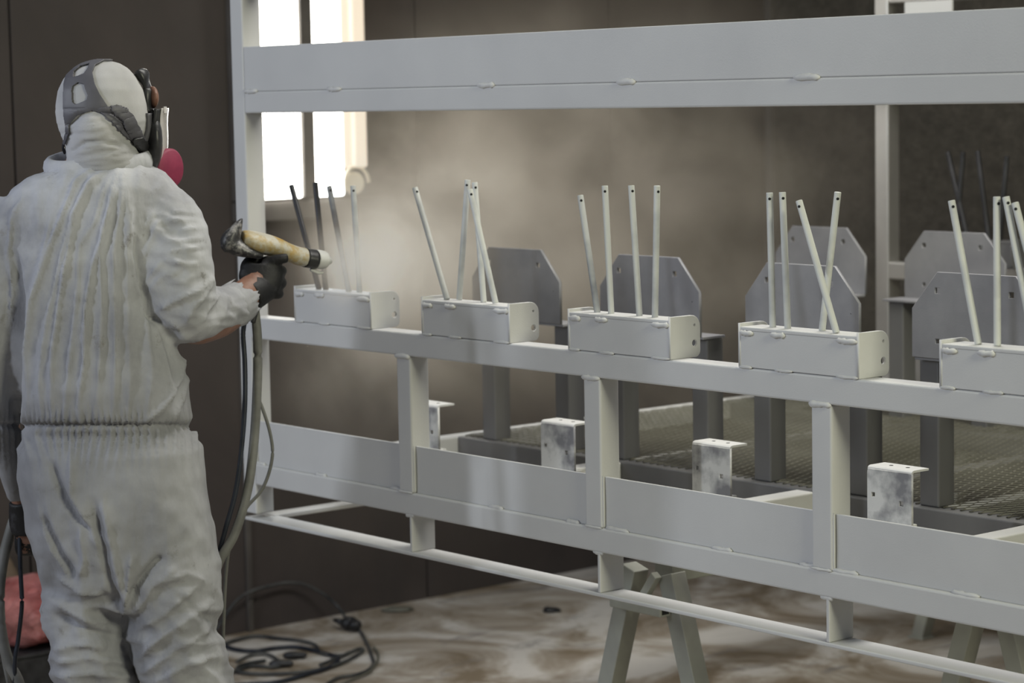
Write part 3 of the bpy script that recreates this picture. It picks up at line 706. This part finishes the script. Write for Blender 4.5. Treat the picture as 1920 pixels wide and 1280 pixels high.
resp = link('respirator', remesh([ell(pix(281, 262, .035), (FD, SD, UP), (.020, .062, .062)), ell(pix(276, 292, .03), (FD, SD, UP), (.022, .045, .032))], .004, 3), M['rubber_dark'], person, smooth=True, label='full-face respirator')
outer = zc_([(500, 116), (400, 125), (320, 150), (250, 195), (178, 262), (160, 330), (152, 480), (158, 620), (172, 720), (176, 780), (150, 870), (165, 890), (205, 790), (207, 720), (220, 670), (270, 610), (370, 580), (450, 592), (520, 628), (590, 690), (690, 800), (790, 885), (830, 880), (790, 790), (700, 690), (600, 605), (550, 540), (480, 430), (435, 340), (412, 230), (440, 170), (520, 128), (620, 128), (560, 112)])
holes = [zc_([(243, 278), (250, 225), (305, 178), (385, 155), (372, 200), (335, 248), (285, 268)]), zc_([(230, 400), (238, 360), (285, 325), (335, 343), (350, 390), (370, 440), (360, 482), (300, 510), (262, 522), (236, 500)])]
conform('head_harness', outer, holes, .003, .003, 'rubber', resp, .8, 'grey rubber head harness with two windows')
conform('strap', zc_([(560, 545), (620, 525), (695, 550), (760, 620), (820, 730), (880, 860), (890, 920), (850, 960), (790, 890), (730, 760), (680, 650), (610, 600)]), [], .007, .004, 'rubber', resp, 1.0)
conform('buckle', zc_([(775, 800), (830, 800), (875, 880), (875, 950), (845, 950), (790, 885)]), [], .012, .005, 'rubber_dark', resp, 1.0)
link('chin_strap', mk('chin_strap', sweep(spline([pix(126, 246, -.03), pix(122, 262, -.01), pix(118, 275, .01), pix(122, 286, .02)], 5), (.0025, .005), 8)), M['rubber_dark'], resp, smooth=True)
# mask seal / visor frame: dark band from brow to chin, seen nearly edge on
def pp(a, b_, c_): x, y = zc_([(a, b_)])[0]; return pix(x, y, c_)
seal = [pp(905, 560, .02), pp(950, 600, .03), pp(950, 760, .03), pp(905, 900, .03), pp(920, 1060, .035)]
link('face_seal', mk('face_seal', sweep(spline(seal[1:], 6), [(.012, .05)]*19, 12, ref=tuple(FH))), M['rubber'], resp, smooth=True)
band = spline([pp(1035, 565, .04), pp(1020, 680, .04), pp(1000, 820, .045), pp(975, 960, .05), pp(940, 1110, .05)], 6)
link('visor_frame', mk('visor_frame', sweep(band, [(.0085+.007*(i/24), .055) for i in range(25)], 14, ref=tuple(FH))), M['rubber_dark'], resp, smooth=True)
vis = spline([pp(1080, 555, .05), pp(1070, 640, .05), pp(1068, 760, .05), pp(1065, 880, .055), pp(1050, 990, .06), pp(1000, 1110, .06)], 6)
link('visor', mk('visor', sweep(vis, [(.0028+.006*(i/30)**2, .05) for i in range(31)], 12, ref=tuple(FH))), M['visor'], resp, smooth=True, label='clear visor edge')
link('brow_clip', mk('brow_clip', sweep([pp(1078, 540, .03), pp(1080, 600, .03)], (.0035, .012), 8, ref=tuple(FH))), M['visor'], resp)
link('brow_strap', mk('brow_strap', sweep(spline([pp(840, 215, .03), pp(890, 280, .03), pp(920, 380, .035), pp(930, 480, .03), pp(945, 590, .03)], 6), [(.010+.004*math.sin(i*.5), .03) for i in range(25)], 12, ref=tuple(FH))), M['rubber_dark'], resp, smooth=True)
link('brow', remesh([ell(pp(965, 455, .03), (FD, SD, UP), (.010, .03, .022))], .004, 2), M['skin'], person, smooth=True, label='strip of bare forehead')
fc = pp(1095, 1110, .06); nrm = FD*.55+RH*.2-FH*.65; nrm /= np.linalg.norm(nrm)
fp = [fc-nrm*.014, fc-nrm*.010, fc+nrm*.010, fc+nrm*.014]
link('filter', mk('filter', sweep(fp, [(.034, .034), (.038, .038), (.038, .038), (.033, .033)], 32, ref=(0, 0, 1))), M['pink'], resp, smooth=True, label='round magenta filter cartridge')

# ------------------------------------------------------------------ spray gun held in the hand
gp = lambda a, b_, c_: pix(400+a/6.096, 390+b_/6.096, c_)
gun = thing('spray_gun', 'yellow and black powder spray gun held in a black glove', 'spray gun', tuple(gp(600, 420, .27)))
def gsw(rows, n=20, **kw):
    P = spline([gp(a, b_, c_) for a, b_, c_, *_ in rows], 5); q = spline([(r[3]/6.096*S, r[4], 0) for r in rows], 5)
    return sweep(P, [(float(x[0]), float(x[1])) for x in q], n, ref=tuple(FH))
link('body', remesh([gsw([(320, 350, .25, 100, .026), (400, 362, .255, 118, .032), (520, 400, .262, 132, .034), (640, 425, .27, 126, .033), (740, 450, .28, 112, .030), (840, 495, .292, 106, .028), (950, 540, .305, 112, .028), (1050, 566, .315, 116, .027)])], .003, 1), M['yellow'], gun, smooth=True, label='dusty yellow body')
link('rear_cap', remesh([gsw([(330, 120, .25, 10, .006), (290, 190, .244, 50, .018), (240, 280, .24, 90, .026), (200, 360, .238, 120, .030), (190, 430, .238, 115, .030), (200, 500, .238, 70, .02)]), gsw([(130, 400, .235, 60, .016), (230, 430, .238, 110, .028), (340, 470, .245, 96, .030), (450, 510, .25, 66, .028), (560, 540, .255, 40, .02)])], .003, 2), M['gunblack'], gun, smooth=True, label='black rear cap under white powder')
link('ring', mk('ring', gsw([(1045, 565, .315, 119, .0285), (1165, 584, .325, 119, .0285)], 24)), M['rubber_dark'], gun, smooth=True)
link('nozzle', mk('nozzle', gsw([(1160, 583, .325, 119, .0285), (1220, 588, .331, 117, .028), (1272, 592, .336, 104, .025), (1302, 596, .339, 66, .016), (1308, 597, .34, 40, .010)], 24)), M['coat'], gun, smooth=True, label='powder-white round nozzle')
link('electrode', mk('electrode', gsw([(1110, 700, .32, 22, .006), (1190, 735, .325, 26, .008), (1250, 738, .33, 16, .006)], 12)), M['coat'], gun, smooth=True)
link('handle', remesh([gsw([(640, 560, .262, 75, .016), (600, 760, .255, 70, .018), (540, 960, .245, 72, .018), (500, 1130, .235, 60, .016)])], .003, 2), M['gunblack'], gun, smooth=True)
link('trigger', mk('trigger', gsw([(780, 600, .28, 18, .005), (765, 700, .275, 20, .005), (730, 780, .268, 16, .005)], 10)), M['rubber_dark'], gun, smooth=True)
link('hose_fitting', mk('hose_fitting', gsw([(500, 1110, .235, 42, .009), (470, 1230, .23, 40, .008), (455, 1310, .228, 30, .008)], 14)), M['rubber_dark'], gun, smooth=True)

h_ = tube('hose', [pix(478, 580, .235), pix(483, 640, .235), pix(482, 730, .23), pix(476, 830, .22), pix(464, 920, .2), pix(440, 1000, .18), pix(408, 1060, .17), pix(370, 1180, .2), pix(360, 1400, .3), pix(380, 1700, .35)], .0095, M['hose'])
tag(h_, 'thick grey hose hanging from the spray gun handle', 'hose')
h_ = tube('cable', [pix(466, 585, .225), pix(456, 620, .225), pix(459, 680, .22), pix(459, 760, .21), pix(452, 850, .2), pix(440, 930, .19), pix(418, 1010, .18), pix(395, 1120, .2), pix(390, 1400, .3)], .0050, M['cable'])
tag(h_, 'thin dark blue cable hanging beside the grey hose', 'cable')
h_ = tube('hose', [pix(478, 735, .245), pix(492, 765, .25), pix(506, 810, .255), pix(511, 850, .255), pix(503, 890, .25), pix(488, 922, .245), pix(462, 952, .24), pix(446, 990, .235), pix(425, 1060, .25), pix(415, 1300, .3)], .0035, M['hose'])
tag(h_, 'thin grey line curving in front of the frame corner post', 'hose')
h_ = tube('hose', [pix(48, 1010, .19), pix(42, 930, .22), pix(26, 975, .2), pix(8, 1040, .19), pix(-1, 1110, .18), pix(2, 1180, .18), pix(16, 1240, .18), pix(42, 1300, .18), pix(90, 1500, .2), pix(140, 1780, .3)], .011, M['hose'])
tag(h_, 'thick grey hose looping at the left below the hanging hand', 'hose')
h_ = tube('cable', [pix(46, 1005, .185), pix(42, 955, .18), pix(37, 1010, .17), pix(39, 1080, .165), pix(41, 1135, .165), pix(34, 1200, .17), pix(28, 1250, .17), pix(30, 1400, .2), pix(60, 1700, .3)], .0045, M['cable'])
tag(h_, 'dark cable hanging from the left hand at the photo edge', 'cable')
h_ = tube('hose', [pix(0, 1180, .25), pix(6, 1230, .25), pix(18, 1290, .25), pix(40, 1400, .3)], .0045, M['hose'])
tag(h_, 'thin tan line beside the thick loop in the lower left corner', 'hose')

# ------------------------------------------------------------------ things on the floor
zf = lambda px, py, z=.008: on(px, py, Z=z)
def cord(pts, r, label, mat='cord'):
    return tag(tube('cord', pts, r, M[mat]), label, 'cord')
cord([on(405, 1180, X=-1.50), on(450, 1120, X=-1.53), on(510, 1097, X=-1.545), on(560, 1093, X=-1.545), on(605, 1112, X=-1.53), on(636, 1140, X=-1.50), zf(650, 1160, .03), zf(672, 1178), zf(688, 1205), zf(697, 1228), zf(700, 1245), zf(686, 1258), zf(665, 1265), zf(635, 1270), zf(612, 1283), zf(590, 1300)], .0050, 'grey power cord arching up the wall then down past the plug')
cord([zf(400, 1215), zf(440, 1200), zf(480, 1192), zf(520, 1196), zf(560, 1200), zf(590, 1208), zf(604, 1224), zf(640, 1228), zf(655, 1222)], .0052, 'dark cord running along the top of the floor coil', 'cord')
cord([zf(402, 1192), zf(425, 1212), zf(470, 1220), zf(520, 1214), zf(560, 1213), zf(600, 1222), zf(634, 1234), zf(618, 1250), zf(580, 1262), zf(520, 1278), zf(440, 1284), zf(390, 1290)], .0062, 'thick dark cord forming the outer loop of the coil', 'cable')
cord([zf(498, 1238), zf(470, 1242), zf(446, 1250), zf(452, 1260), zf(500, 1263), zf(560, 1260), zf(610, 1252), zf(650, 1238), zf(680, 1220), zf(672, 1216), zf(640, 1230), zf(600, 1246)], .0052, 'flat dark cord loop lying in the middle of the coil')
cord([zf(444, 1240), zf(470, 1228), zf(500, 1226), zf(520, 1236), zf(528, 1246), zf(510, 1250), zf(470, 1248), zf(440, 1258), zf(425, 1262)], .0048, 'small inner cord loop nearest the painter leg')
cord([zf(700, 1212), zf(708, 1222), zf(709, 1236), zf(700, 1250), zf(688, 1262), zf(650, 1278), zf(600, 1300)], .0038, 'thin yellowish cord beside the grey power cord', 'mesh')
pl = thing('power_plug', 'black plug connector lying where cords meet by the wall', 'plug', tuple(zf(655, 1165, 0)))
c0 = zf(655, 1168, .022)
link('plug_body', remesh([ell(c0, (RH, FH, UP), (.030, .026, .022)), ell(c0+RH*.02-FH*.03, (RH, FH, UP), (.022, .022, .018))], .004, 2), M['rubber_dark'], pl, smooth=True)
link('strain_relief', mk('strain_relief', sweep([c0-RH*.02+FH*.01, c0-RH*.05+FH*.05], [(.012, .012), (.007, .007)], 10)), M['rubber_dark'], pl, smooth=True)
for q, (x_, y_, lb) in enumerate(((548, 1228, 'small dark connector inside the cord coil'), (522, 1244, 'second small dark connector lower in the cord coil'))):
    c1 = zf(x_, y_, .012); o = link('cord_connector', remesh([ell(c1, (RH, FH, UP), (.030, .016, .012)), ell(c1+RH*.03, (RH, FH, UP), (.016, .010, .010))], .004, 1), M['rubber_dark'], smooth=True); tag(o, lb, 'connector')
# bags at the far left
def lump(c, r, amp, fr_, seed, mat, name, label, cat, vox=.012, zmin=.003):
    me = remesh([ell(np.array(c), (RH, FH, UP), r, 28, 18)], vox, 1)
    co, no = get_np(me); q = co*fr_
    d = ridge(q[:, 0]+seed, q[:, 1], q[:, 2])*amp+ridge(q[:, 0]*2.3+seed, q[:, 1]*2.3+4, q[:, 2]*2.3)*amp*.5
    co = co+no*d[:, None]; co[:, 2] = np.maximum(co[:, 2], zmin); me.vertices.foreach_set('co', co.ravel())
    me.update(); return tag(link(name, me, mat, smooth=True), label, cat)
bin_ = thing('equipment_box', 'dark steel box low against the wall at the far lower left', 'box', (-1.38, .14, 0))
box('box_body', (-1.54, -1.24, -.20, .47, .0, .128), M['rubber_dark'], bin_, bev=.006)
box('box_lid', (-1.545, -1.235, -.205, .475, .129, .140), M['rubber_dark'], bin_, bev=.003)
lump((-1.345, .15, .235), (.125, .12, .095), .010, 12, 3, M['bag'], 'plastic_bag', 'crumpled pink plastic bag lying on the dark box by the wall', 'bag', .01, .141)
lump((-1.50, .10, .27), (.10, .035, .15), .004, 8, 8, M['paper'], 'paper_bag', 'dull brown paper bag standing behind the pink bag', 'bag', .01, .141)
y0_ = on(745, 1143, Z=.004); o = lump((y0_[0], y0_[1], .004), (.05, .03, .008), .004, 25, 2, M['mesh'], 'debris_scrap', 'yellowish scrap of dried powder on the floor by the wall', 'scrap', .005)
y0_ = on(1035, 1145, Z=.004); o = lump((y0_[0], y0_[1], .006), (.03, .02, .01), .004, 25, 5, M['rubber_dark'], 'debris_scrap', 'small dark scrap on the floor left of the middle trestle', 'scrap', .005)

# ------------------------------------------------------------------ spray cloud (real volume in the air behind the rods)
def cw(px, py, z): d = ray(px, py); return CAM + d*z
puffs = [ # centre, radius, density
    (cw(640, 500, 5.10), .07, 8.), (cw(680, 495, 5.25), .11, 3.9), (cw(735, 505, 5.5), .19, 1.6), (cw(800, 470, 5.8), .28, 1.1), (cw(900, 400, 6.2), .45, .36),
    (cw(1080, 400, 6.8), .60, .22), (cw(1270, 440, 7.3), .65, .26), (cw(620, 690, 5.6), .20, .35), (cw(780, 640, 5.9), .30, .45), (cw(740, 330, 5.9), .28, .45)]
def cloud():
    t = NT('powder_cloud'); n = t.n; n.remove(t.b)
    tc = n.new('ShaderNodeTexCoord'); pos = tc.outputs['Object']
    nz = n.new('ShaderNodeTexNoise'); nz.inputs['Scale'].default_value = 4.0; nz.inputs['Detail'].default_value = 4; nz.inputs['Roughness'].default_value = .6; nz.inputs['Distortion'].default_value = .7
    t.link(pos, nz.inputs['Vector'])
    mr = n.new('ShaderNodeMapRange'); mr.inputs['From Min'].default_value = .38; mr.inputs['From Max'].default_value = .64; mr.inputs['To Min'].default_value = .12; mr.inputs['To Max'].default_value = 2.2
    t.link(nz.outputs['Fac'], mr.inputs['Value']); tot = None
    for c, r, dn in puffs:
        dist = n.new('ShaderNodeVectorMath'); dist.operation = 'DISTANCE'; dist.inputs[1].default_value = tuple(float(x) for x in c); t.link(pos, dist.inputs[0])
        m1 = n.new('ShaderNodeMapRange'); m1.interpolation_type = 'SMOOTHSTEP'; m1.inputs['From Min'].default_value = 0; m1.inputs['From Max'].default_value = r*1.5
        m1.inputs['To Min'].default_value = dn; m1.inputs['To Max'].default_value = 0; t.link(dist.outputs['Value'], m1.inputs['Value'])
        if tot is None: tot = m1.outputs[0]
        else:
            a = n.new('ShaderNodeMath'); a.operation = 'ADD'; t.link(tot, a.inputs[0]); t.link(m1.outputs[0], a.inputs[1]); tot = a.outputs[0]
    mu = n.new('ShaderNodeMath'); mu.operation = 'MULTIPLY'; t.link(tot, mu.inputs[0]); t.link(mr.outputs[0], mu.inputs[1])
    vs_ = n.new('ShaderNodeVolumeScatter'); vs_.inputs['Color'].default_value = (.99, .88, .73, 1); vs_.inputs['Anisotropy'].default_value = .2
    t.link(mu.outputs[0], vs_.inputs['Density']); t.link(vs_.outputs[0], t.out.inputs['Volume']); return t.m
lo = np.min([c-r*1.3 for c, r, _ in puffs], 0); hi = np.max([c+r*1.3 for c, r, _ in puffs], 0); lo[0] = max(lo[0], WX+.09); lo[2] = max(lo[2], .1); hi[1] = min(hi[1], WY-.05)
cl = box('spray_cloud', (lo[0], hi[0], lo[1], hi[1], lo[2], hi[2]), cloud(), bev=0, kind='stuff')
tag(cl, 'pale drifting cloud of sprayed powder spreading from the gun nozzle', 'powder cloud')

bpy.data.scenes.remove(TS)
